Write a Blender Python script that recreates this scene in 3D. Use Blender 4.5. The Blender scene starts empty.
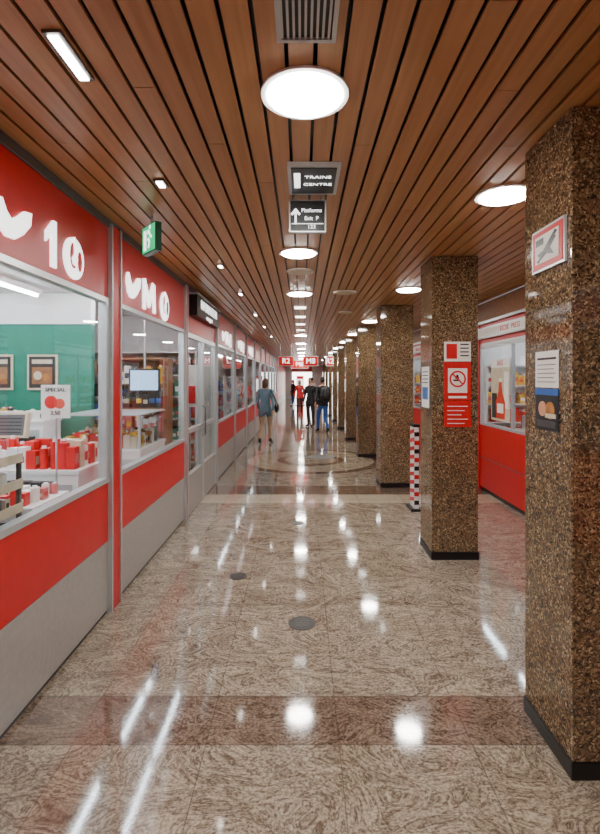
import bpy, math, random
from mathutils import Vector, Matrix
random.seed(7)
H=1.7; ZC=2.86
XL=-1.41; XR=2.75
def lin(h):
    h=h.lstrip('#'); r=[]
    for i in (0,2,4):
        c=int(h[i:i+2],16)/255
        r.append(c/12.92 if c<=.04045 else ((c+.055)/1.055)**2.4)
    return (r[0],r[1],r[2],1)
# ---------------- materials
def newmat(name):
    m=bpy.data.materials.new(name); m.use_nodes=True
    nt=m.node_tree; return m,nt,nt.nodes,nt.links,nt.nodes['Principled BSDF']
def simple(name,col,rough=.5,metal=0,var=.12,scale=12,bump=0,coat=0):
    m,nt,N,L,b=newmat(name)
    c=lin(col) if isinstance(col,str) else col
    g=N.new('ShaderNodeNewGeometry'); n=N.new('ShaderNodeTexNoise'); n.inputs['Scale'].default_value=scale; n.inputs['Detail'].default_value=4
    L.new(g.outputs['Position'],n.inputs['Vector'])
    r=N.new('ShaderNodeValToRGB')
    r.color_ramp.elements[0].position=.3; r.color_ramp.elements[1].position=.7
    r.color_ramp.elements[0].color=(c[0]*(1-var),c[1]*(1-var),c[2]*(1-var),1)
    r.color_ramp.elements[1].color=(min(1,c[0]*(1+var)),min(1,c[1]*(1+var)),min(1,c[2]*(1+var)),1)
    L.new(n.outputs['Fac'],r.inputs['Fac']); L.new(r.outputs['Color'],b.inputs['Base Color'])
    b.inputs['Roughness'].default_value=rough; b.inputs['Metallic'].default_value=metal
    b.inputs['Coat Weight'].default_value=coat
    b.inputs['Coat Roughness'].default_value=.08
    if bump:
        bp=N.new('ShaderNodeBump'); bp.inputs['Strength'].default_value=bump; bp.inputs['Distance'].default_value=.01
        L.new(n.outputs['Fac'],bp.inputs['Height']); L.new(bp.outputs['Normal'],b.inputs['Normal'])
    return m
def emit(name,col,s):
    m,nt,N,L,b=newmat(name)
    c=lin(col)
    b.inputs['Base Color'].default_value=c
    b.inputs['Emission Color'].default_value=c; b.inputs['Emission Strength'].default_value=s
    return m
def glassmat(name,tint=(.96,.98,.985,1)):
    m,nt,N,L,b=newmat(name); N.remove(b)
    out=N['Material Output']; t=N.new('ShaderNodeBsdfTransparent'); t.inputs[0].default_value=tint
    gl=N.new('ShaderNodeBsdfGlossy'); gl.inputs['Roughness'].default_value=.01
    lw=N.new('ShaderNodeLayerWeight'); lw.inputs['Blend'].default_value=.5
    p=N.new('ShaderNodeMath'); p.operation='POWER'; p.inputs[1].default_value=4.5; L.new(lw.outputs['Facing'],p.inputs[0])
    q=N.new('ShaderNodeMath'); q.operation='MULTIPLY_ADD'; q.inputs[1].default_value=.75; q.inputs[2].default_value=.03; L.new(p.outputs[0],q.inputs[0])
    mx=N.new('ShaderNodeMixShader'); L.new(q.outputs[0],mx.inputs[0]); L.new(t.outputs[0],mx.inputs[1]); L.new(gl.outputs[0],mx.inputs[2])
    L.new(mx.outputs[0],out.inputs['Surface']); return m

M={}
M['red']=simple('red_panel',(.50,.003,.006,1),.36,var=.05)
M['red2']=simple('red_enamel',(.58,.005,.008,1),.4,var=.05)
M['lred']=emit('red_lit_sign','#d0060a',.25)
M['grey']=simple('brushed_steel_panel','#a5a19c',.38,.3,.06,30)
M['alu']=simple('aluminium','#c0c4c6',.3,.5,.04)
M['dalu']=simple('dark_aluminium','#606062',.35,.6,.05)
M['white']=simple('white_paint','#e8e8e6',.5,var=.03)
M['lwhite']=emit('white_lit_letter','#ffffff',2.2)
M['black']=simple('black_plastic','#0b0c0e',.35,var=.1)
M['teal']=simple('teal_wall','#0a7560',.5,var=.08)
M['wood']=simple('wood_shelf','#8a5c3a',.5,var=.2,scale=20)
M['paper']=simple('paper','#e9e7e0',.6,var=.03)
M['glass']=glassmat('window_glass')
M['lamp']=emit('lamp_diffuser','#fffaf2',118)
M['tube']=emit('fluorescent_tube','#f0f8ff',66)
M['slit']=emit('slit_lamp','#fff4ea',25)
M['dimglow']=emit('dim_panel','#fff6ee',7)
M['orange']=simple('orange_red','#c8300c',.45)
M['skin']=simple('skin','#c99273',.55,var=.06)
M['hair']=simple('dark_hair','#241a14',.6,var=.3,scale=80)
M['mouth']=simple('lips','#8c4a42',.5)
M['green']=emit('exit_green','#0fbf7a',1.4)
M['greend']=simple('exit_case','#1d5a45',.4)
M['blue']=simple('blue_pack','#2b5fa8',.4)
M['yellow']=simple('yellow_pack','#e2b12c',.4)
M['bread']=simple('bread_crust','#a86c30',.6,var=.3,scale=40)
M['dgrey']=simple('dark_grey','#232325',.5)
M['rubber']=simple('drain_dark','#26241f',.45,var=.3,scale=60)
M['cream']=simple('cream_card','#cbbfa4',.5)
M['screen']=emit('screen','#9fc4e8',1.2)
M['pinkp']=simple('pink_pack','#cf6f6c',.45)
M['shopfloor']=simple('shop_wall_white','#cfd3d2',.55,var=.04)

# floor
def math_node(N,L,op,a,b=None,c=None):
    n=N.new('ShaderNodeMath'); n.operation=op
    for i,v in enumerate((a,b,c)):
        if v is None: continue
        if isinstance(v,(int,float)): n.inputs[i].default_value=v
        else: L.new(v,n.inputs[i])
    return n.outputs[0]
def mixc(N,L,fac,a,b,mode='MIX'):
    n=N.new('ShaderNodeMix'); n.data_type='RGBA'; n.blend_type=mode
    for s,v in ((0,fac),(6,a),(7,b)):
        if isinstance(v,(int,float)): n.inputs[s].default_value=v
        elif isinstance(v,tuple): n.inputs[s].default_value=v
        else: L.new(v,n.inputs[s])
    return n.outputs[2]
def floor_mat():
    m,nt,N,L,b=newmat('polished_granite_floor')
    g=N.new('ShaderNodeNewGeometry'); sp=N.new('ShaderNodeSeparateXYZ'); L.new(g.outputs['Position'],sp.inputs[0])
    X,Y=sp.outputs[0],sp.outputs[1]
    mp=N.new('ShaderNodeMapping'); mp.inputs['Scale'].default_value=(1,1.7,1); mp.inputs['Rotation'].default_value=(0,0,.3)
    L.new(g.outputs['Position'],mp.inputs[0])
    n1=N.new('ShaderNodeTexNoise'); n1.inputs['Scale'].default_value=2.1; n1.inputs['Detail'].default_value=10; n1.inputs['Roughness'].default_value=.66; n1.inputs['Distortion'].default_value=2.6
    L.new(mp.outputs[0],n1.inputs['Vector'])
    r1=N.new('ShaderNodeValToRGB'); e=r1.color_ramp.elements
    e[0].position=.28; e[0].color=lin('#4c413a'); e[1].position=.74; e[1].color=lin('#c6bcaa')
    for p,c in ((.37,'#837466'),(.42,'#a39685'),(.445,'#5c4e43'),(.47,'#968877'),(.515,'#b3a796'),(.54,'#695a4e'),(.565,'#9f9280'),(.62,'#beb29f'),(.645,'#75675a'),(.67,'#b1a491')):
        x=e.new(p); x.color=lin(c)
    L.new(n1.outputs['Fac'],r1.inputs['Fac'])
    n2=N.new('ShaderNodeTexNoise'); n2.inputs['Scale'].default_value=70; n2.inputs['Detail'].default_value=5
    L.new(g.outputs['Position'],n2.inputs['Vector'])
    r2=N.new('ShaderNodeValToRGB'); r2.color_ramp.elements[0].position=.38; r2.color_ramp.elements[0].color=(.50,.47,.44,1); r2.color_ramp.elements[1].position=.56; r2.color_ramp.elements[1].color=(1,1,1,1)
    L.new(n2.outputs['Fac'],r2.inputs['Fac'])
    col=mixc(N,L,.8,r1.outputs[0],r2.outputs[0],'MULTIPLY')
    n3=N.new('ShaderNodeTexNoise'); n3.inputs['Scale'].default_value=1.3; n3.inputs['Detail'].default_value=3; L.new(g.outputs['Position'],n3.inputs['Vector'])
    mr3=N.new('ShaderNodeMapRange'); mr3.inputs['From Min'].default_value=.35; mr3.inputs['From Max'].default_value=.65; mr3.inputs['To Min'].default_value=0; mr3.inputs['To Max'].default_value=.4; L.new(n3.outputs['Fac'],mr3.inputs[0])
    col=mixc(N,L,mr3.outputs[0],col,mixc(N,L,1.0,col,(.72,.66,.60,1),'MULTIPLY'))
    def band(v,c,w): return math_node(N,L,'COMPARE',v,c,w)
    b1=band(Y,2.40,.17); col=mixc(N,L,b1,col,mixc(N,L,1.0,col,(.60,.52,.51,1),'MULTIPLY'))
    b2=band(Y,7.35,.28); col=mixc(N,L,b2,col,mixc(N,L,1.0,col,(.55,.45,.41,1),'MULTIPLY'))
    b3=band(Y,6.82,.24); col=mixc(N,L,b3,col,mixc(N,L,.45,col,lin('#cdbfa6')))
    b4=band(Y,13.2,.3); col=mixc(N,L,b4,col,mixc(N,L,1.0,col,(.55,.42,.38,1),'MULTIPLY'))
    dx=math_node(N,L,'SUBTRACT',X,.18); dy=math_node(N,L,'SUBTRACT',Y,10.1)
    d=math_node(N,L,'SQRT',math_node(N,L,'ADD',math_node(N,L,'MULTIPLY',dx,dx),math_node(N,L,'MULTIPLY',dy,dy)))
    ins=math_node(N,L,'LESS_THAN',d,1.5); col=mixc(N,L,ins,col,mixc(N,L,.3,col,lin('#c0ad8f')))
    rg=band(d,1.42,.10); col=mixc(N,L,rg,col,mixc(N,L,1.0,col,(.38,.27,.24,1),'MULTIPLY'))
    rg=band(d,.62,.08); col=mixc(N,L,rg,col,mixc(N,L,1.0,col,(.45,.30,.27,1),'MULTIPLY'))
    def joint(v,period,off,w):
        a=math_node(N,L,'ADD',v,off+100*period); a=math_node(N,L,'MODULO',a,period); return math_node(N,L,'LESS_THAN',a,w)
    j=math_node(N,L,'MAXIMUM',joint(X,.62,-.17,.005),joint(Y,1.05,-2.57,.006))
    j=math_node(N,L,'MAXIMUM',j,band(Y,2.23,.003)); j=math_node(N,L,'MAXIMUM',j,band(Y,2.57,.003))
    col=mixc(N,L,math_node(N,L,'MULTIPLY',j,.6),col,(.06,.045,.035,1))
    L.new(col,b.inputs['Base Color'])
    rr=N.new('ShaderNodeMapRange'); rr.inputs['To Min'].default_value=.02; rr.inputs['To Max'].default_value=.12
    L.new(n1.outputs['Fac'],rr.inputs[0]); L.new(rr.outputs[0],b.inputs['Roughness'])
    b.inputs['IOR'].default_value=1.8
    bp=N.new('ShaderNodeBump'); bp.inputs['Strength'].default_value=.015; bp.inputs['Distance'].default_value=.003
    L.new(n1.outputs['Fac'],bp.inputs['Height']); L.new(bp.outputs['Normal'],b.inputs['Normal'])
    return m
def granite():
    m,nt,N,L,b=newmat('brown_granite')
    g=N.new('ShaderNodeNewGeometry')
    v=N.new('ShaderNodeTexVoronoi'); v.inputs['Scale'].default_value=120; v.inputs['Randomness'].default_value=1
    n0=N.new('ShaderNodeTexNoise'); n0.inputs['Scale'].default_value=40; n0.inputs['Detail'].default_value=5
    L.new(g.outputs['Position'],n0.inputs['Vector'])
    vm=N.new('ShaderNodeVectorMath'); vm.operation='MULTIPLY_ADD'; L.new(n0.outputs['Color'],vm.inputs[0]); vm.inputs[1].default_value=(.04,.04,.04); L.new(g.outputs['Position'],vm.inputs[2])
    L.new(vm.outputs[0],v.inputs['Vector'])
    sc=N.new('ShaderNodeSeparateColor'); L.new(v.outputs['Color'],sc.inputs[0])
    r=N.new('ShaderNodeValToRGB'); e=r.color_ramp.elements; r.color_ramp.interpolation='LINEAR'
    e[0].position=0; e[0].color=lin('#241c13'); e[1].position=1; e[1].color=lin('#b09a78')
    for p,c in ((.2,'#47392a'),(.5,'#655038'),(.72,'#766045'),(.88,'#8a7355')):
        x=e.new(p); x.color=lin(c)
    L.new(sc.outputs[0],r.inputs['Fac'])
    n=N.new('ShaderNodeTexNoise'); n.inputs['Scale'].default_value=7; n.inputs['Detail'].default_value=8; L.new(g.outputs['Position'],n.inputs['Vector'])
    col=mixc(N,L,.4,r.outputs[0],n.outputs['Fac'],'OVERLAY')
    L.new(col,b.inputs['Base Color']); b.inputs['Roughness'].default_value=.07; b.inputs['IOR'].default_value=1.75
    return m
def slatmat():
    m,nt,N,L,b=newmat('copper_wood_slats')
    g=N.new('ShaderNodeNewGeometry'); 
    mp=N.new('ShaderNodeMapping'); mp.inputs['Scale'].default_value=(40,1.5,10); L.new(g.outputs['Position'],mp.inputs[0])
    n=N.new('ShaderNodeTexNoise'); n.inputs['Scale'].default_value=1; n.inputs['Detail'].default_value=5; L.new(mp.outputs[0],n.inputs['Vector'])
    r=N.new('ShaderNodeValToRGB'); r.color_ramp.elements[0].color=lin('#a67748'); r.color_ramp.elements[1].color=lin('#b98a5a'); r.color_ramp.elements[0].position=.3; r.color_ramp.elements[1].position=.7
    L.new(n.outputs['Fac'],r.inputs['Fac'])
    hs=N.new('ShaderNodeHueSaturation'); L.new(r.outputs[0],hs.inputs['Color'])
    mr=N.new('ShaderNodeMapRange'); mr.inputs['To Min'].default_value=.9; mr.inputs['To Max'].default_value=1.08; L.new(g.outputs['Random Per Island'],mr.inputs[0]); L.new(mr.outputs[0],hs.inputs['Value'])
    L.new(hs.outputs[0],b.inputs['Base Color']); b.inputs['Roughness'].default_value=.34
    return m
M['floor']=floor_mat(); M['granite']=granite(); M['slat']=slatmat()

# --------------- builder
class MB:
    def __init__(s): s.v=[];s.f=[];s.m=[];s.sm=[];s.mats=[]
    def mi(s,k):
        if k not in s.mats: s.mats.append(k)
        return s.mats.index(k)
    def add(s,vs,fs,mat,smooth=False,T=None):
        o=len(s.v)
        for p in vs: s.v.append(tuple(T@Vector(p)) if T is not None else tuple(p))
        k=s.mi(mat)
        for f in fs: s.f.append(tuple(i+o for i in f)); s.m.append(k); s.sm.append(smooth)
    def box(s,x0,x1,y0,y1,z0,z1,mat,T=None):
        vs=[(x,y,z) for x in (x0,x1) for y in (y0,y1) for z in (z0,z1)]
        s.add(vs,[(0,1,3,2),(4,6,7,5),(0,4,5,1),(2,3,7,6),(0,2,6,4),(1,5,7,3)],mat,False,T)
    def cyl(s,c,r,h,mat,axis='z',seg=28,r2=None,smooth=True,T=None):
        r2=r if r2 is None else r2; vs=[];n=seg
        for k,(rr,t) in enumerate(((r,0),(r2,h))):
            for i in range(n):
                a=2*math.pi*i/n; p=(rr*math.cos(a),rr*math.sin(a),t)
                if axis=='x': p=(p[2],p[0],p[1])
                if axis=='y': p=(p[0],p[2],p[1])
                vs.append((c[0]+p[0],c[1]+p[1],c[2]+p[2]))
        s.add(vs,[(i,(i+1)%n,n+(i+1)%n,n+i) for i in range(n)],mat,smooth,T)
        s.add(vs,[tuple(range(n))[::-1],tuple(range(n,2*n))],mat,False,T)
    def ring(s,c,ri,ro,z0,z1,mat,seg=40):
        vs=[]
        for (r,z) in ((ro,z0),(ro,z1),(ri,z1),(ri,z0)):
            for i in range(seg):
                a=2*math.pi*i/seg; vs.append((c[0]+r*math.cos(a),c[1]+r*math.sin(a),z))
        fs=[]
        for k in range(4):
            for i in range(seg):
                j=(i+1)%seg; fs.append((k*seg+i,k*seg+j,((k+1)%4)*seg+j,((k+1)%4)*seg+i))
        s.add(vs,fs,mat)
    def prism(s,pts,th,mat,T):  # 2D pts, extruded in local z
        n=len(pts); vs=[(p[0],p[1],0) for p in pts]+[(p[0],p[1],th) for p in pts]
        s.add(vs,[tuple(range(n))[::-1],tuple(range(n,2*n))]+[(i,(i+1)%n,n+(i+1)%n,n+i) for i in range(n)],mat,False,T)
    def disc2(s,cx,cy,r,th,mat,T,seg=28,rx=None,a0=0,a1=2*math.pi):
        rx=rx or r
        s.prism([(cx+rx*math.cos(a0+(a1-a0)*i/seg),cy+r*math.sin(a0+(a1-a0)*i/seg)) for i in range(seg)],th,mat,T)
    def annulus(s,cx,cy,ri,ro,th,mat,T,seg=28):
        for i in range(seg):
            a=2*math.pi*i/seg;b=2*math.pi*(i+1)/seg
            s.prism([(cx+ro*math.cos(a),cy+ro*math.sin(a)),(cx+ro*math.cos(b),cy+ro*math.sin(b)),(cx+ri*math.cos(b),cy+ri*math.sin(b)),(cx+ri*math.cos(a),cy+ri*math.sin(a))],th,mat,T)
    def ell(s,c,r,mat,seg=16,rings=10,T=None,fn=None):
        vs=[];fs=[]
        for j in range(rings+1):
            ph=math.pi*j/rings
            for i in range(seg):
                a=2*math.pi*i/seg; p=(c[0]+r[0]*math.sin(ph)*math.cos(a),c[1]+r[1]*math.sin(ph)*math.sin(a),c[2]+r[2]*math.cos(ph))
                vs.append(fn(p) if fn else p)
        for j in range(rings):
            for i in range(seg):
                k=(i+1)%seg; fs.append((j*seg+i,(j+1)*seg+i,(j+1)*seg+k,j*seg+k))
        s.add(vs,fs,mat,True,T)
    def tube(s,pts,rad,mat,seg=8,T=None):
        pts=[Vector(p) for p in pts]; vs=[];fs=[]
        for i,p in enumerate(pts):
            d=(pts[min(i+1,len(pts)-1)]-pts[max(i-1,0)]).normalized()
            u=d.cross(Vector((0.13,.2,.97)) if abs(d.z)<.9 else Vector((1,0,0))).normalized(); w=d.cross(u)
            r=rad[i] if isinstance(rad,(list,tuple)) else rad
            for k in range(seg):
                a=2*math.pi*k/seg; vs.append(tuple(p+u*r*math.cos(a)+w*r*math.sin(a)))
        n=len(pts)
        for i in range(n-1):
            for k in range(seg):
                j=(k+1)%seg; fs.append((i*seg+k,i*seg+j,(i+1)*seg+j,(i+1)*seg+k))
        s.add(vs,fs,mat,True,T)
        s.add(vs,[tuple(range(seg)),tuple(range((n-1)*seg,n*seg))],mat,False,T)
    def text(s,t,size,mat,T,th=.002,align='CENTER'):
        cu=bpy.data.curves.new('t','FONT'); cu.body=t; cu.size=size; cu.extrude=th; cu.align_x=align; cu.align_y='CENTER'; cu.resolution_u=3
        ob=bpy.data.objects.new('t',cu); bpy.context.collection.objects.link(ob)
        dg=bpy.context.evaluated_depsgraph_get(); me=ob.evaluated_get(dg).to_mesh()
        s.add([tuple(v.co) for v in me.vertices],[tuple(p.vertices) for p in me.polygons],mat,False,T)
        bpy.data.objects.remove(ob); bpy.data.curves.remove(cu)
    def mesh(s,name):
        me=bpy.data.meshes.new(name); me.from_pydata(s.v,[],s.f)
        for k in s.mats: me.materials.append(M[k])
        me.polygons.foreach_set('material_index',s.m); me.polygons.foreach_set('use_smooth',s.sm); me.update(); return me
    def fin(s,name,bevel=0,parent=None):
        ob=bpy.data.objects.new(name,s.mesh(name)); bpy.context.collection.objects.link(ob)
        if bevel:
            b=ob.modifiers.new('b','BEVEL'); b.width=bevel; b.segments=2; b.limit_method='ANGLE'
        if parent: ob.parent=parent
        return ob
def Tcam(x,y,z): return Matrix(((1,0,0,x),(0,0,-1,y),(0,1,0,z),(0,0,0,1)))
def Tleft(x,y,z): return Matrix(((0,0,1,x),(1,0,0,y),(0,1,0,z),(0,0,0,1)))   # on left wall, faces +X
def Tright(x,y,z): return Matrix(((0,0,-1,x),(-1,0,0,y),(0,1,0,z),(0,0,0,1))) # faces -X

YB=-4.5; YE=42
# ---------- shell
mb=MB(); mb.box(-4.6,5.6,YB,YE+3,-.1,0,'floor'); mb.fin('floor')
mb=MB(); p=.104; x=XL+.01; i=0
while x+p<XR+.02:
    y=YB-(i*1.37)%3.2
    while y<YE:
        y1=min(y+3.2,YE); y0=max(y,YB)
        if y1>y0: mb.box(x,x+p-.016,y0+.002,y1-.002,ZC,ZC+.015,'slat')
        y+=3.2
    x+=p; i+=1
mb.box(XL-.1,XR+.1,YB,YE,ZC+.05,ZC+.1,'black'); mb.fin('ceiling')

posts=[1.35,3.585,5.78,7.85,10.0,12.1,14.2,16.3,18.4,20.5,22.6,24.7,26.8]
mb=MB()
XI=XL-.05
for i,pc in enumerate(posts):
    w=.095 if i==1 else .05
    mb.box(XI,XL+.02,pc-w+.018,pc+w-.018,0,ZC-.03,'red')
    mb.box(XI,XL+.032,pc-w,pc-w+.018,0,ZC-.03,'alu'); mb.box(XI,XL+.032,pc+w-.018,pc+w,0,ZC-.03,'alu')
wins=[]
for i in range(len(posts)-1):
    w0=.095 if i==1 else .05; w1=.095 if i+1==1 else .05
    y0=posts[i]+w0; y1=posts[i+1]-w1
    mb.box(XI,XL,y0,y1,2.29,ZC-.06,'red'); mb.box(XI,XL+.012,y0,y1,ZC-.06,ZC-.005,'dalu')
    if i==2:
        wins.append((y0,y1,'door')); continue
    mb.box(XI,XL,y0,y1,.03,.52,'grey'); mb.box(XI,XL-.01,y0,y1,0,.03,'black')
    mb.box(XI,XL,y0,y1,.527,.95,'red'); mb.box(XI+.01,XL-.004,y0,y1,.52,.527,'dalu')
    wins.append((y0,y1,'win'))
for a,b_ in ((YB,1.3),(26.85,YE)):
    mb.box(XI,XL,a,b_,.03,.52,'grey'); mb.box(XI,XL,a,b_,.527,ZC-.03,'red'); mb.box(XI,XL-.01,a,b_,0,.03,'black')
mb.fin('wall_left',.002)
wn=1
for y0,y1,k in wins:
    mb=MB()
    if k=='win':
        z0,z1=.955,2.285; t=.035
        y0+=.004;y1-=.004
        mb.box(XI+.005,XL+.012,y0,y1,z0,z0+t,'alu'); mb.box(XI+.005,XL+.012,y0,y1,z1-t,z1,'alu')
        mb.box(XI+.005,XL+.012,y0,y0+t,z0+t,z1-t,'alu'); mb.box(XI+.005,XL+.012,y1-t-.02,y1,z0+t,z1-t,'alu')
        mb.box(XL-.022,XL-.018,y0+t,y1-t-.02,z0+t,z1-t,'glass')
        mb.fin('window_%d'%wn); wn+=1
    else:
        z0,z1=.01,2.28; ym=(y0+y1)/2
        for a,b_ in ((y0+.005,ym-.004),(ym+.004,y1-.005)):
            mb.box(XI,XL+.01,a,a+.05,z0,z1,'alu'); mb.box(XI,XL+.01,b_-.05,b_,z0,z1,'alu')
            mb.box(XI,XL+.01,a+.05,b_-.05,z1-.06,z1,'alu'); mb.box(XI,XL+.01,a+.05,b_-.05,z0,.5,'grey'); mb.box(XI,XL+.01,a+.05,b_-.05,1.02,1.07,'alu')
            mb.box(XL-.022,XL-.018,a+.05,b_-.05,.5,z1-.06,'glass')
        mb.tube([(XL+.01,ym-.05,.9),(XL+.05,ym-.05,.92),(XL+.05,ym-.05,1.3),(XL+.01,ym-.05,1.32)],.01,'dalu')
        mb.fin('door_1')
# fascia logos
def swoosh(mb,T):
    mb.prism([(-.15,.03),(-.13,.085),(-.10,.09),(-.065,.04),(-.03,.015),(.02,.04),(.08,.085),(.145,.095),(.135,.03),(.07,-.03),(0,-.07),(-.07,-.075),(-.12,-.045)],.012,'lwhite',T)
def flag1(mb,T):
    mb.prism([(-.02,-.12),(-.02,.05),(-.075,.0),(-.075,.055),(.0,.13),(.035,.13),(.035,-.12)],.012,'lwhite',T)
def emm(mb,T):
    mb.prism([(-.16,-.11),(-.16,.11),(-.11,.12),(-.02,.0),(.07,.12),(.13,.11),(.15,-.11),(.09,-.11),(.075,.02),(-.01,-.085),(-.035,-.085),(-.105,.02),(-.105,-.11)],.012,'lwhite',T)
def apple(mb,T):
    mb.disc2(0,-.015,.12,.012,'lwhite',T,rx=.125)
    mb.disc2(-.015,.0,.075,.015,'red2',T,rx=.045)
    mb.disc2(.065,-.02,.06,.0155,'red2',T,rx=.028)
    mb.prism([(-.02,.07),(-.005,.11),(.02,.075),(.03,-.02),(.012,-.06),(-.03,-.055),(-.045,-.02),(-.015,.01)],.018,'lwhite',T)
def logo(ys,sc):
    mb=MB()
    for y,fn in ys: fn(mb,Tleft(XL+.001,y,2.455)@Matrix.Diagonal((sc,sc*1.05,1,1)))
    mb.fin('logo_lettering')
logo([(1.85,apple),(2.34,swoosh),(2.70,flag1),(2.95,apple)],1.0)
logo([(4.0,swoosh),(4.42,emm),(4.90,apple)],1.15)
for yy in (9.0,11.1,13.2): logo([(yy-.4,swoosh),(yy,emm),(yy+.4,apple)],1.0)
mb=MB(); mb.box(XL+.002,XL+.10,6.0,7.6,2.5,2.76,'black'); mb.text('INFORMATION',.17,'lwhite',Tleft(XL+.101,6.8,2.66)); mb.text('newspapers',.09,'lwhite',Tleft(XL+.101,6.8,2.54))
mb.box(XL+.0,XL+.12,5.98,7.62,2.76,2.78,'alu'); mb.fin('shop_sign')

# ---------- right wall
mb=MB(); rp=[-4.45,-2,.4,2.8,5.15,7.45,9.75,12,14.3,16.6,18.9,21.2,23.5,25.8]
XO=XR+.05
for i,pc in enumerate(rp):
    mb.box(XR-.02,XO,pc-.04,pc+.04,0,2.52,'red')
for i in range(len(rp)-1):
    y0=rp[i]+.04;y1=rp[i+1]-.04
    mb.box(XR+.01,XO,y0,y1,0,.06,'black'); mb.box(XR,XO,y0,y1,.06,1.0,'red'); 
    mb.box(XR-.006,XO-.002,y0+.01,y1-.01,.50,.512,'dalu')
    mb.box(XR,XO,y0,y1,2.2,2.24,'alu'); mb.box(XR,XO,y0,y1,2.24,2.52,'red')
mb.box(XR-.05,XO,YB,26,2.52,2.56,'alu'); mb.box(XR,XO,YB,26,2.56,ZC-.01,'wood'); mb.box(XR,XO,26,YE,0,ZC-.01,'red')
mb.fin('wall_right',.002)
for i in range(3,len(rp)-1):
    y0=rp[i]+.045;y1=rp[i+1]-.045;mb=MB()
    ym=(y0+y1)/2
    mb.box(XR-.005,XO-.005,y0,y1,1.005,1.04,'alu'); mb.box(XR-.005,XO-.005,y0,y1,2.165,2.195,'alu')
    for a in (y0,ym-.015,y1-.03): mb.box(XR-.005,XO-.005,a,a+.03,1.04,2.165,'alu')
    mb.box(XR+.02,XR+.024,y0+.03,ym-.015,1.04,2.165,'glass'); mb.box(XR+.02,XR+.024,ym+.015,y1-.03,1.04,2.165,'glass')
    mb.fin('window_%d'%wn); wn+=1
mb=MB(); mb.box(XR-.06,XR-.002,5.3,13,2.30,2.46,'alu'); mb.box(XR-.068,XR-.061,5.32,12.98,2.315,2.445,'paper')
for yy in (6.2,8.6,11): mb.text('KIOSK  PRESS',.10,'red2',Tright(XR-.069,yy,2.38))
mb.fin('light_box_sign')
# closing walls
mb=MB(); mb.box(-4.6,5.6,YB-.1,YB,0,3,'shopfloor'); mb.fin('wall_back')
mb=MB(); mb.box(-4.6,-4.5,YB,YE,0,3,'shopfloor'); mb.fin('wall_shop_left')
mb=MB(); mb.box(5.5,5.6,YB,YE,0,3,'shopfloor'); mb.fin('wall_shop_right')
mb=MB(); mb.box(XL,-.9,YE,YE+.1,0,3,'shopfloor'); mb.box(.9,XR,YE,YE+.1,0,3,'shopfloor'); mb.box(-.9,.9,YE,YE+.1,2.3,3,'red'); mb.box(-.9,.9,YE+2,YE+2.1,0,3,'dimglow'); mb.fin('wall_end')  # rear sheet is no lamp; its glow stands in for the bright far end
mb=MB(); mb.box(-4.5,XI-.002,YB,YE,2.72,2.78,'white'); mb.fin('ceiling_shop_left')
mb=MB(); mb.box(XO+.002,5.5,YB,YE,2.72,2.78,'white'); mb.fin('ceiling_shop_right')
mb=MB(); mb.box(-4.5,XI-.01,7.8,7.9,0,2.72,'shopfloor'); mb.fin('wall_partition')
mb=MB(); mb.box(-4.5,-2.5,5.7,5.78,0,2.35,'teal'); mb.box(-4.5,-2.5,5.68,5.8,2.35,2.715,'white'); mb.fin('wall_teal')
mb=MB(); mb.box(-4.5,XI-.01,.3,.4,0,2.72,'shopfloor'); mb.fin('wall_partition.001')

# ---------- pillars
for k,(x0,x1,y0,y1) in enumerate([(1.145,1.60,2.035,2.465),(1.22,1.655,4.51,4.94),(1.23,1.74,7.5,7.93),(1.22,1.66,10.4,10.83),(1.22,1.66,13.3,13.73),(1.22,1.66,16.2,16.63),(1.22,1.66,19.1,19.53),(1.22,1.66,22,22.43),(1.22,1.66,25,25.43),(1.22,1.66,28,28.43),(1.145,1.6,-.6,-.17)]):
    mb=MB(); mb.box(x0,x1,y0,y1,.075,ZC-.004,'granite'); e=.006; mb.box(x0-e,x1+e,y0-e,y1+e,0,.075,'black'); mb.fin('granite_pillar',.004)

# ---------- ceiling lamps
def lamp(x,y,r=.17,mat='lamp',name='ceiling_lamp'):
    mb=MB(); mb.ring((x,y),r*.92,r*1.05,ZC-.012,ZC-.001,'white'); mb.cyl((x,y,ZC-.0028),r*1.05,.0022,'white',seg=40); mb.cyl((x,y,ZC-.019),r*.88,.015,mat,seg=40,r2=r*.92); mb.fin(name)  # white top plate is added to block lamp light leaking up through slat gaps
for y in (-2.9,-.5,1.95,4.40,6.5,12.7,15.6,18.4,21.2,24,27,30,34,37,40):
    lamp(.012 if y<3 else -.03,y)
for x_,y in ((1.27,-3),(1.27,.1),(1.27,3.02),(1.38,6.2),(1.36,9.6),(1.34,12.4),(1.34,15),(1.33,18),(1.33,21),(1.33,25),(1.33,29)): lamp(x_,y,.165)
lamp(-.02,5.15,.14,'cream','smoke_detector'); lamp(.57,6.4,.15,'cream','speaker_grille'); lamp(.75,8.3,.12,'cream','speaker_grille')
for y in (7.75,8.9,10.1,11.3):
    mb=MB(); mb.box(-.12,.06,y-.1,y+.1,ZC-.015,ZC-.009,'dimglow'); mb.box(-.13,.07,y-.11,y+.11,ZC-.008,ZC-.0005,'white'); mb.fin('panel_lamp')
for y,l in ((1.72,.13),(2.83,.05),(4.9,.06),(6.5,.08),(8.6,.1),(10.6,.1),(13,.1)):
    mb=MB(); mb.box(-.865,-.80,y-l,y+l,ZC-.012,ZC-.001,'dalu'); mb.box(-.85,-.815,y-l+.012,y+l-.012,ZC-.018,ZC-.012,'slit'); mb.fin('slit_downlight')
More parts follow.
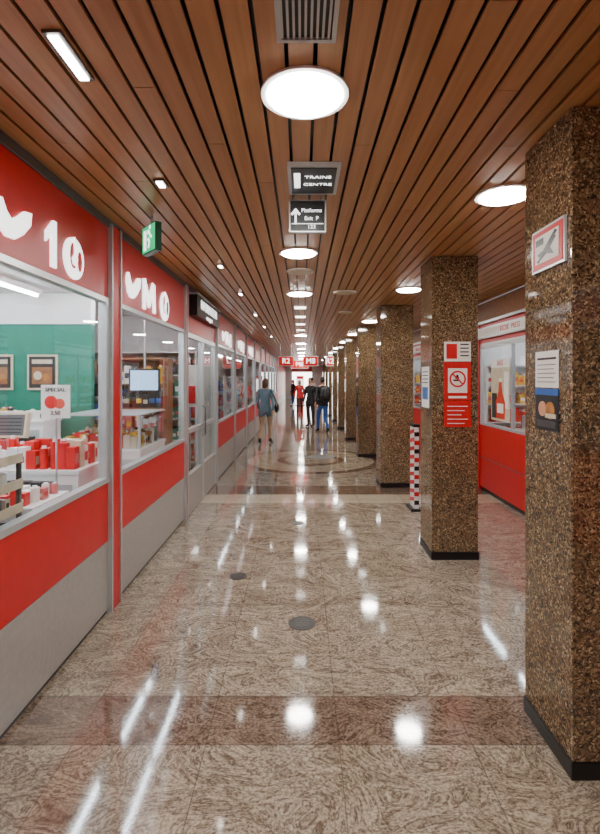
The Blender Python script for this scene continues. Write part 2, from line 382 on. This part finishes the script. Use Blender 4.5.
# vent
mb=MB(); mb.box(-.075,.105,1.42,1.62,ZC-.006,ZC-.001,'dgrey')
for a,b_,c,d in ((-.085,.115,1.4,1.415),(-.085,.115,1.62,1.635),(-.085,-.07,1.415,1.62),(.10,.115,1.415,1.62)): mb.box(a,b_,c,d,ZC-.016,ZC-.001,'alu')
for i in range(9): mb.box(-.07+i*.0195,-.062+i*.0195,1.415,1.62,ZC-.013,ZC-.006,'alu')
mb.fin('ceiling_vent')
# flat sign panel in ceiling & hanging sign
mb=MB(); mb.box(-.08,.21,2.56,2.97,ZC-.02,ZC-.001,'alu'); 
mb.box(-.06,.19,2.59,2.94,ZC-.024,ZC-.02,'black')
for r,(t) in enumerate(('TRAINS','CENTRE')): mb.text(t,.045,'lwhite',Matrix(((1,0,0,.09),(0,-1,0,2.70+.1*r),(0,0,-1,ZC-.026),(0,0,0,1))),.001)
mb.box(-.045,-.01,2.65,2.85,ZC-.026,ZC-.024,'lwhite'); mb.fin('direction_panel')
mb=MB(); mb.box(-.083,.153,3.04,3.075,2.63,2.835,'alu'); mb.box(-.073,.143,3.034,3.04,2.64,2.825,'black')
for xx in (-.05,.12): mb.cyl((xx,3.057,2.835),.006,.023,'alu')
Ta=Tcam(-.04,3.0335,2.73)
mb.prism([(-.006,-.05),(.006,-.05),(.006,.02),(.022,.004),(.03,.014),(0,.05),(-.03,.014),(-.022,.004),(-.006,.02)],.002,'lwhite',Ta)
for r,t in enumerate(('Platforms','Exit  P')): mb.text(t,.034,'lwhite',Tcam(.06,3.033,2.765-.05*r),.001)
mb.box(-.065,.135,3.031,3.034,2.68,2.683,'lwhite'); mb.text('123',.035,'lwhite',Tcam(.06,3.033,2.662),.001)
mb.fin('direction_sign')
# exit sign
mb=MB(); Te=Matrix.Translation((-1.07,3.42,2.70))@Matrix.Rotation(math.radians(-50),4,'Z')
mb.box(-.115,.115,-.022,.022,-.105,.095,'greend',Te); mb.box(-.107,.107,-.026,-.022,-.095,.087,'green',Te)
T2=Te@Tcam(0,-.0262,0)
mb.prism([(-.02,.03),(.01,.035),(.03,.0),(.06,-.01),(.06,.005),(.038,.02),(.02,.05),(-.005,.06)],.002,'lwhite',T2)
mb.disc2(.03,.07,.014,.002,'lwhite',T2,14); mb.prism([(-.005,.0),(.012,.0),(.03,-.03),(.01,-.075),(-.005,-.07),(.008,-.03),(-.02,-.01)],.002,'lwhite',T2)
mb.prism([(-.08,-.08),(-.035,-.08),(-.035,.06),(-.08,.06)],.002,'lwhite',T2)
mb.cyl((-1.07,3.42,2.795),.01,.062,'alu'); mb.fin('exit_sign')
# far hanging signs
for k,(xx,yy,w) in enumerate(((-.52,15.6,.5),(.28,15.6,.5),(.9,15.6,.25),(-.1,19,.7))):
    mb=MB(); mb.box(xx-w/2,xx+w/2,yy,yy+.05,2.12,2.44,'white')
    mb.box(xx-w/2+.02,xx+w/2-.02,yy-.004,yy,2.14,2.42,'lred'); mb.text('M8' if k%2 else 'R2',.24,'lwhite',Tcam(xx,yy-.006,2.28))
    for s in (-1,1): mb.cyl((xx+s*w*.35,yy+.025,2.44),.008,ZC-2.442,'alu')
    mb.fin('hanging_sign')

# floor drains
for (x,y,r) in ((0,3.34,.095),(-.55,4.14,.075),(-.06,5.67,.075),(.42,10.5,.3)):
    mb=MB(); mb.ring((x,y),r*.92,r,.0,.003,'rubber'); mb.cyl((x,y,0),r*.92,.0022,'rubber',seg=40)
    if r<.2:
        for a in range(3): mb.box(x-r*.5,x+r*.5,y-.03+a*.03-.003,y-.03+a*.03+.003,.002,.003,'dalu')
    mb.fin('floor_drain' if r<.2 else 'floor_medallion')

# pillar signs
mb=MB(); T=Tcam(1.334,4.508,0)
def rect(x0,x1,z0,z1,th,mat,T): mb.prism([(x0,z0),(x1,z0),(x1,z1),(x0,z1)],th,mat,T)
rect(0,.25,1.865,2.05,.006,'paper',T); rect(0,.25,1.50,1.86,.006,'red2',T); rect(0,.25,1.25,1.495,.006,'red2',T); rect(.035,.215,1.57,1.80,.008,'paper',T)
mb.annulus(.125,1.70,.062,.078,.011,'red2',T); mb.prism([(.07,1.745),(.08,1.755),(.18,1.655),(.17,1.645)],.012,'red2',T)
mb.prism([(.085,1.68),(.15,1.68),(.15,1.695),(.085,1.695)],.010,'black',T); mb.prism([(.1,1.70),(.115,1.74),(.13,1.74),(.14,1.70)],.010,'black',T)
for i in range(5): rect(.03,.22-.03*(i%3),1.44-.04*i,1.447-.04*i,.008,'paper',T)
for i in range(4): rect(.15,.23,2.03-.035*i-.012,2.03-.035*i,.008,'dgrey',T)
rect(.02,.12,1.89,2.03,.008,'red2',T); rect(.04,.21,1.52,1.54,.008,'paper',T)
mb.fin('no_smoking_notice')
mb=MB(); T=Tright(1.2185,4.9,0); rect(.03,.30,1.42,1.82,.004,'paper',T); rect(.06,.27,1.5,1.62,.006,'blue',T)
for i in range(4): rect(.06,.27,1.66+.035*i,1.67+.035*i,.006,'dgrey',T)
mb.fin('notice_sheet')
T=Tright(1.1435,2.345,0)
mb=MB(); rect(0,.21,1.66,1.83,.003,'paper',T); rect(.02,.19,1.79,1.80,.005,'dgrey',T)
for i in range(5): rect(.02,.19-.02*(i%2),1.685+.02*i,1.688+.02*i,.005,'dgrey',T)
mb.fin('notice_sheet')
mb=MB(); rect(0,.21,1.46,1.655,.003,'dgrey',T); rect(.0,.21,1.625,1.655,.005,'blue',T); 
mb.disc2(.07,1.56,.035,.006,'skin',T,18); mb.disc2(.14,1.555,.04,.006,'bread',T,18); rect(.02,.19,1.475,1.505,.006,'dalu',T); rect(.10,.19,1.52,1.54,.007,'cream',T)
mb.fin('photo_poster')
T=Tright(1.1435,2.36,2.31); mb=MB()
rect(0,.29,-.10,.10,.012,'alu',T); rect(.012,.278,-.088,.088,.015,'red2',T); rect(.04,.25,-.065,.065,.017,'paper',T)
mb.prism([(.07,-.02),(.12,-.01),(.2,.04),(.23,.03),(.18,-.01),(.21,-.045),(.15,-.03),(.09,-.05)],.019,'black',T); mb.prism([(.06,-.055),(.075,-.06),(.24,.05),(.225,.06)],.02,'black',T)
rect(.05,.12,.02,.05,.019,'black',T); mb.fin('prohibition_sign')

# striped stand
mb=MB(); mb.box(1.40,1.55,6.15,6.45,0,.03,'black'); mb.box(1.445,1.505,6.18,6.42,.03,1.08,'white')
for i in range(9):
    z=.08+i*.11
    mb.prism([(-.12,z),(.12,z+.05),(.12,z+.10),(-.12,z+.05)],.004,'red2',Tright(1.4445,6.3,0))
    mb.prism([(-.03,z),(.03,z),(.03,z+.055),(-.03,z+.055)],.004,'red2' if i%2 else 'black',Tcam(1.475,6.1795,0))
mb.box(1.435,1.515,6.17,6.43,1.08,1.11,'black'); mb.fin('warning_bollard')

# posters right window
mb=MB(); T=Tright(XR-.007,6.95,0); rect(0,.62,1.12,1.98,.002,'cream',T); rect(0,.62,1.86,1.98,.004,'white',T); rect(.03,.2,1.15,1.5,.004,'dgrey',T); rect(.44,.58,1.3,1.8,.004,'paper',T)
mb.prism([(.18,1.15),(.46,1.15),(.48,1.38),(.39,1.5),(.36,1.66),(.28,1.66),(.25,1.5),(.16,1.38)],.005,'orange',T); rect(.22,.42,1.23,1.36,.007,'paper',T); rect(.27,.37,1.66,1.71,.006,'paper',T)
mb.text('SALE',.10,'red2',T@Matrix.Translation((.31,1.92,.005))); mb.fin('advert_poster')
mb=MB(); T=Tright(XR-.007,9.4,0); rect(0,.6,1.3,2.0,.002,'paper',T); rect(.1,.5,1.4,1.7,.004,'red2',T); mb.fin('advert_poster')

# ---------- shop fittings
PK=['red2','paper','white','yellow','blue','pinkp','cream','orange','teal','dgrey']
def packs(mb,x0,x1,y0,y1,z,hmax,step=.09,pk=PK,fill=.9):
    y=y0
    while y<y1-.03:
        x=x0
        c=random.choice(pk)
        while x<x1-.03:
            w=step*random.uniform(.7,1); d=step*random.uniform(.7,1); h=hmax*random.uniform(.6,1)
            if random.random()<.3: c=random.choice(pk)
            if random.random()<fill:
                if random.random()<.25: 
                    mb.cyl((min(x+w/2,x1-w*.4),min(y+d/2,y1-d*.4),z),w*.38,h,c,seg=10); mb.cyl((min(x+w/2,x1-w*.4),min(y+d/2,y1-d*.4),z+h),w*.2,h*.12,'white',seg=8)
                else: 
                    a,b_=min(x+w*.92,x1),min(y+d*.92,y1)
                    mb.box(x,a,y,b_,z,z+h,c)
                    mb.box(x+.008,a-.008,y-.001,y,z+h*.3,z+h*.6,random.choice(pk))
                    mb.box(a,a+.001,y+.008,b_-.008,z+h*.25,z+h*.7,random.choice(pk))
            x+=w
        y+=step
def shelf(name,x0,x1,y0,y1,h,n,pk=PK,frame='white',back=None):
    mb=MB(); t=.02
    if (x1-x0)>(y1-y0): mb.box(x0,x0+t,y0,y1,0,h,frame); mb.box(x1-t,x1,y0,y1,0,h,frame); mb.box(x0+t,x1-t,y1-t,y1,0,h,frame)
    else: mb.box(x0,x1,y0,y0+t,0,h,frame); mb.box(x0,x1,y1-t,y1,0,h,frame); mb.box(x0,x0+t,y0+t,y1-t,0,h,frame)
    mb.box(x0,x1,y0,y1,h,h+t,frame)
    for i in range(n):
        z=.1+i*(h-.1)/n
        mb.box(x0+t,x1-t,y0+t,y1-t,z-.02,z,frame)
        packs(mb,x0+.03,x1-.03,y0+.03,y1-.03,z,(h-.1)/n*.75,.1,pk)
    mb.fin(name)
def counter(name,x0,x1,y0,y1,h,front='red',pk=PK,ph=.12,items=True,step=.1,guard=False):
    mb=MB(); mb.box(x0+.03,x1-.03,y0+.03,y1-.03,0,.08,'black'); mb.box(x0+.01,x1-.01,y0+.01,y1-.01,.08,h-.03,front); mb.box(x0,x1,y0,y1,h-.03,h,'white')
    mb.box(x0+.05,x1-.05,y0+.004,y0+.01,.15,h-.1,'alu')
    if items: packs(mb,x0+.04,x1-.04,y0+.04,y1-.04,h,ph,step,pk)
    if guard: 
        mb.box(x1-.02,x1-.015,y0+.02,y1-.02,h,h+.3,'glass'); mb.box(x1-.03,x1-.005,y0,y0+.02,h,h+.32,'alu'); mb.box(x0,x1-.02,y0+.002,y0+.007,h,h+.3,'glass'); mb.box(x0,x1,y0,y1,h+.32,h+.335,'alu')
    mb.fin(name)
mb=MB()
for (a,b_) in ((-1.95,-1.93),(-1.55,-1.53)):
    mb.box(a,b_,1.9,1.92,0,1.28,'dalu'); mb.box(a,b_,2.60,2.62,0,1.28,'dalu')
for z in (.7,.86,1.0,1.13,1.27):
    mb.box(-1.95,-1.53,1.9,2.62,z-.02,z,'dalu'); mb.box(-1.53,-1.522,1.9,2.62,z-.02,z+.03,'cream')
    if z<1.2: packs(mb,-1.92,-1.56,1.94,2.58,z,.09,.075,['cream','paper','bread','dgrey','paper','dalu'])
mb.fin('goods_rack')
SW=['paper','white','red2','paper','red2','white','pinkp','dgrey','cream']
counter('display_counter',-2.7,-1.56,2.78,3.22,.95,'white',SW,.09,step=.075)
counter('display_counter',-2.9,-1.58,3.40,3.85,1.05,'white',['red2','white','red2','paper','pinkp','red2','cream'],.20,step=.08)
counter('display_counter',-3.7,-3.0,3.4,4.0,1.05,'white',['white','red2','paper','red2'],.28,step=.1)
counter('display_counter',-2.35,-1.56,4.65,5.5,1.02,'white',['bread','red2','cream','dgrey','paper','yellow','orange'],.16,step=.075,guard=True)
shelf('goods_shelf',-3.9,-1.62,7.35,7.75,2.1,6,PK)
shelf('goods_shelf',-2.4,-1.75,6.1,6.5,1.95,6,PK,'wood')
counter('display_counter',-4.3,-2.8,5.2,5.6,1.25,'white',['red2','white','dgrey','paper','yellow'],.13,step=.1)
for xx in (-3.07,-3.60,-4.12):
    mb=MB(); y=5.695; mb.box(xx-.18,xx+.18,y-.02,y-.001,1.57,1.99,'cream'); mb.box(xx-.155,xx+.155,y-.024,y-.02,1.595,1.965,'dgrey'); mb.box(xx-.12,xx+.12,y-.027,y-.024,1.64,1.84,'wood'); mb.disc2(xx-.05,1.74,.05,.003,'cream',Tcam(0,y-.027,0)); mb.disc2(xx+.05,1.72,.045,.003,'bread',Tcam(0,y-.027,0)); mb.box(xx-.12,xx+.12,y-.027,y-.024,1.88,1.93,'cream'); mb.fin('framed_picture')
mb=MB(); mb.box(-1.80,-1.60,3.31,3.318,1.43,1.66,'paper'); mb.text('SPECIAL',.04,'black',Tcam(-1.70,3.308,1.625)); mb.disc2(-1.73,1.54,.045,.003,'red2',Tcam(0,3.31,0)); mb.disc2(-1.67,1.53,.035,.004,'orange',Tcam(0,3.31,0)); mb.text('2.50',.04,'black',Tcam(-1.70,3.308,1.465))
mb.cyl((-1.70,3.324,.01),.007,1.6,'alu',seg=10); mb.box(-1.78,-1.62,3.27,3.36,0,.012,'alu'); mb.fin('price_placard')
def register(x,y,z,name='cash_register'):
    mb=MB(); mb.box(x-.17,x+.17,y-.15,y+.2,z,z+.1,'cream'); mb.box(x-.15,x+.15,y-.02,y+.12,z+.1,z+.16,'dgrey')
    T=Matrix.Translation((x,y,z+.27))@Matrix.Rotation(-.2,4,'X'); mb.box(-.15,.15,-.03,.03,-.11,.12,'cream',T); mb.box(-.13,.13,-.034,-.03,-.09,.10,'dalu',T)
    for i in range(5): mb.box(-.11,.11,-.036,-.034,-.07+i*.032,-.06+i*.032,'dgrey',T)
    for i in range(4):
        for j in range(3): mb.box(x-.13+i*.07,x-.08+i*.07,y-.13+j*.035,y-.105+j*.035,z+.1,z+.11,'white')
    mb.fin(name)
mb=MB(); mb.box(-2.95,-2.45,4.15,4.75,0,.97,'white'); mb.box(-2.98,-2.42,4.12,4.78,.97,.998,'wood'); mb.fin('till_desk')
register(-2.66,4.4,1.0)
mb=MB(); mb.box(-2.02,-1.66,5.6,5.63,1.55,1.82,'black'); mb.box(-2.0,-1.68,5.596,5.6,1.57,1.80,'screen'); mb.cyl((-1.84,5.62,1.82),.012,.895,'alu'); mb.fin('hanging_monitor')
mb=MB(); mb.box(-1.75,-1.5,6.9,6.93,1.3,1.9,'paper') ; mb.box(-1.72,-1.53,6.896,6.9,1.35,1.6,'red2'); mb.box(-1.64,-1.61,6.93,6.95,0,1.9,'alu'); mb.box(-1.76,-1.5,6.86,7.02,0,.02,'alu'); mb.fin('poster_stand')
def tube(x,y,l,name='fluorescent_light'):
    mb=MB(); mb.box(x-.05,x+.05,y-l,y+l,2.66,2.717,'white')
    mb.cyl((x,y-l+.02,2.645),.016,2*l-.04,'tube','y',10)
    mb.fin(name)
for x in (-1.70,-2.18):
    for y in (1.35,3.0,4.65,6.3): tube(x,y,.78)
for x in (-3.0,-3.9):
    for y in (1.8,3.3,4.8): tube(x,y,.65)
for x in (-1.95,-3.3):
    for y in (9,11.5,14,16.5,19,22,25): tube(x,y,.9)
for x in (3.2,4.5):
    for y in (4,6.2,8.4,10.6,13,16,19,22,25): tube(x,y,.85)
for y in (8.9,10.8,12.8,15,17.3,19.6,22,24.5): shelf('goods_shelf',-3.6,-1.75,y,y+.35,1.75,5)
for y in (7.2,8.9,10.9,13.2,15.6,18,21,24): shelf('goods_shelf',3.0,4.8,y+.6,y+.95,1.9,6,['red2','paper','yellow','white','orange','pinkp'],'white')
counter('display_counter',3.0,3.5,5.5,6.8,1.0,'red',['red2','orange','paper','white'],.25)
shelf('goods_shelf',5.0,5.45,4.5,11,2.2,6)

# ---------- people
def person(name,loc,rot,ht,top,pants,hair='hair',stride=1,hem=.86,bag=None,longhair=False,shoe='black',turn=0):
    s=stride
    V=[];E=[];R=[]
    def v(p,r,par=None):
        V.append(p);R.append(r)
        if par is not None: E.append((par,len(V)-1))
        return len(V)-1
    pel=v((0,0,.95),.145); wst=v((0,0,1.10),.135,pel); ch=v((0,.0,1.28),.165,wst); sh=v((0,-.01,1.41),.12,ch); nk=v((0,.0,1.49),.058,sh); hd=v((0,.015,1.56),.052,nk)
    hands=[]
    for sd in (-1,1):
        sw=-s*sd*.5
        a=v((sd*.17,-.01,1.405),.072,sh); u=v((sd*.205,.0-.05*abs(sw)+sw*.10,1.25),.056,a); e=v((sd*.235,sw*.2-.03,1.12),.047,u); f=v((sd*.245,sw*.38+.03,.99),.040,e); w=v((sd*.245,sw*.5+.06,.885),.030,f)
        hands.append((sd,Vector((sd*.245,sw*.5+.06,.885)),Vector((0,sw*.12+.04,-.10)).normalized()))
        fw=s*sd
        hp=v((sd*.095,0,.86),.105,pel)
        if fw>0: k=v((sd*.10,.17*fw,.49),.064,hp); c=v((sd*.10,.17*fw,.33),.056,k); an=v((sd*.10,.20*fw,.095),.040,c); hl=v((sd*.10,.20*fw-.03,.045),.040,an); t=v((sd*.11,.20*fw+.10,.040),.038,hl); v((sd*.115,.20*fw+.19,.032),.028,t)
        elif fw<0: k=v((sd*.10,.04,.49),.064,hp); c=v((sd*.10,-.08,.34),.056,k); an=v((sd*.10,-.24,.15),.040,c); hl=v((sd*.10,-.27,.10),.038,an); t=v((sd*.11,-.15,.045),.036,hl); v((sd*.115,-.07,.03),.026,t)
        else: k=v((sd*.10,.01,.49),.064,hp); c=v((sd*.10,-.01,.33),.056,k); an=v((sd*.10,-.01,.095),.040,c); hl=v((sd*.10,-.035,.045),.040,an); t=v((sd*.11,.09,.040),.038,hl); v((sd*.115,.17,.03),.028,t)
    me=bpy.data.meshes.new('sk'); me.from_pydata(V,E,[]); ob=bpy.data.objects.new('sk',me); bpy.context.collection.objects.link(ob)
    md=ob.modifiers.new('s','SKIN'); md.use_smooth_shade=True
    if not me.skin_vertices: 
        bpy.context.view_layer.objects.active=ob; bpy.ops.mesh.customdata_skin_add()
    for i,sv in enumerate(me.skin_vertices[0].data): sv.radius=(R[i],R[i]); sv.use_root=(i==0)
    sb=ob.modifiers.new('ss','SUBSURF'); sb.levels=2; sb.render_levels=2
    dg=bpy.context.evaluated_depsgraph_get(); dg.update(); ev=bpy.data.meshes.new_from_object(ob.evaluated_get(dg))
    mb=MB()
    vs=[]
    for q in ev.vertices:
        p=q.co.copy()
        if p.z>.8 and abs(p.x)<.21:
            p.y*=1-.28*min(1,(p.z-.8)/.15)*(1 if p.z<1.44 else max(0,1-(p.z-1.44)/.06))
        if hem<p.z<hem+.2 and abs(p.x)<.2: p.x*=1.06; p.y*=1.08
        p.z=max(p.z,.004)
        vs.append(tuple(p))
    groups={}
    for po in ev.polygons:
        c=Vector((0,0,0))
        for i in po.vertices: c+=Vector(vs[i])
        c/=len(po.vertices)
        arm=abs(c.x)>.19 and c.z>.8
        if c.z>1.475: k='skin'
        elif arm and c.z<.90: k='skin'
        elif arm: k=top
        elif c.z>hem: k=top
        elif c.z>.115 and not (s!=0 and c.y<-.2 and c.z<.16): k=pants
        else: k=shoe
        groups.setdefault(k,[]).append(tuple(po.vertices))
    for k,fs in groups.items(): mb.add(vs,fs,k,True)
    bpy.data.objects.remove(ob)
    for sd,w,d in hands:
        mb.tube([w-d*.01,w+d*.02,w+d*.06,w+d*.085],[.024,.030,.034,.026],'skin',10)
        for i,(o,l) in enumerate(((.026,.068),(.009,.078),(-.009,.072),(-.025,.056))):
            b0=w+d*.078+Vector((0,o,0)); b1=b0+d*l*.5+Vector((-sd*.004,0,0)); b2=b0+d*l*.95+Vector((-sd*.022,0,0))
            mb.tube([b0,b1,b2],[.0095,.0088,.0065],'skin',7)
        b0=w+d*.03+Vector((0,.026,0)); mb.tube([b0,b0+d*.03+Vector((0,.022,0)),b0+d*.058+Vector((-sd*.006,.028,0))],[.012,.0105,.0075],'skin',7)
    TH=Matrix.Translation((0,.02,1.645))@Matrix.Rotation(turn,4,'Z')
    def hf(p):
        x,y,z=p
        if z<0: x*=1+z*2.6; y*=1+z*1.2; y+=-z*.12
        return (x,y,z)
    mb.ell((0,0,0),(.076,.094,.115),'skin',20,14,TH,hf)
    mb.tube([(0,.086,.012),(0,.106,-.018),(0,.09,-.03)],[.008,.014,.010],'skin',8,TH)
    for e in (-1,1):
        mb.ell((e*.03,.083,.008),(.013,.008,.007),'white',8,6,TH); mb.ell((e*.03,.09,.008),(.006,.004,.006),'black',8,6,TH); mb.ell((e*.076,-.005,-.01),(.009,.018,.03),'skin',8,8,TH)
        mb.tube([(e*.016,.092,.026),(e*.046,.082,.027)],.004,hair,6,TH)
    mb.ell((0,.078,-.058),(.022,.008,.006),'mouth',8,6,TH)
    def hh(p):
        x,y,z=p
        if y>.045 and z<.055: y=.045+(y-.045)*.1; 
        if not longhair and z<-.04: z=-.04+(z+.04)*.25; x*=.9
        if y>.0 and z<.0: y=y*.1-.01
        return (x,y,z)
    if longhair: mb.ell((0,-.022,-.03),(.088,.092,.16),hair,18,14,TH,hh)
    else: mb.ell((0,-.008,.018),(.083,.098,.112),hair,18,12,TH,hh)
    mb.tube([(.06*math.cos(a*math.pi/6),.005+.06*math.sin(a*math.pi/6),1.478) for a in range(13)],.012,top,6)
    if bag=='shoulder':
        mb.tube([(.16,-.06,1.46),(.24,-.10,1.3),(.30,-.06,1.08)],.012,'black',6); mb.tube([(.16,-.02,1.48),(.22,.09,1.3),(.31,.05,1.08)],.012,'black',6)
        mb.ell((.315,0,.97),(.06,.17,.15),'black',12,8)
    if bag=='back':
        mb.ell((0,-.19,1.2),(.155,.11,.24),'dgrey',14,10); mb.ell((0,-.27,1.12),(.10,.05,.11),'black',12,8)
        for e in (-1,1): mb.tube([(e*.10,-.13,1.4),(e*.11,-.02,1.475),(e*.12,.11,1.36),(e*.13,.07,1.1),(e*.12,-.12,1.03)],.016,'black',6)
    o=mb.fin(name); o.location=(loc[0],loc[1],0); o.rotation_euler=(0,0,rot); k=ht/1.76; o.scale=(k,k,k); return o
M['shirt_blue']=simple('greyblue_cloth','#5f7886',.8,bump=.2,scale=40)
M['khaki']=simple('khaki_cloth','#b8a080',.8,bump=.2,scale=40)
M['jeans']=simple('denim','#2a55a0',.8,bump=.2,scale=60)
M['jacket']=simple('black_jacket','#17181b',.6,bump=.2,scale=40)
M['hair2']=simple('brown_hair','#4a3020',.6,var=.3,scale=80)
person('woman_walking',(-.97,12.7),math.radians(-8),1.72,'shirt_blue','khaki','hair2',1,.72,'shoulder',True)
person('man_walking',(.66,15.3),math.radians(15),1.76,'jacket','jeans','hair',-1,.84,'back')
person('man_standing',(.30,17.2),math.radians(150),1.74,'jacket','dgrey','hair',0,.74,None)
person('woman_in_red',(-.12,23.5),math.radians(180),1.66,'red2','dgrey','hair2',1,.8,None,True)
person('man_in_white',(.55,27),math.radians(10),1.78,'white','dgrey','hair',-1,.84,None)
person('woman_standing',(-.55,30),math.radians(120),1.66,'jacket','jeans','hair2',0,.7,None,True)
mb=MB(); mb.box(-.35,.1,30.5,30.56,.0,1.9,'red2'); mb.box(-.3,.05,30.49,30.5,.9,1.7,'lwhite'); mb.box(-.45,.2,30.4,30.7,0,.04,'black'); mb.fin('advert_stand')

# camera/world
w=bpy.data.worlds.new('w'); bpy.context.scene.world=w; w.use_nodes=True; w.node_tree.nodes['Background'].inputs[0].default_value=(.9,.92,1,1); w.node_tree.nodes['Background'].inputs[1].default_value=.3
cd=bpy.data.cameras.new('camera'); cam=bpy.data.objects.new('camera',cd); bpy.context.collection.objects.link(cam)
cam.location=(0,0,H); cam.rotation_euler=(math.radians(90),0,0); cd.sensor_fit='HORIZONTAL'; cd.sensor_width=36; cd.lens=28.8
cd.shift_y=-38/600; cd.shift_x=-2/600; cd.clip_start=.05; cd.clip_end=200
bpy.context.scene.camera=cam
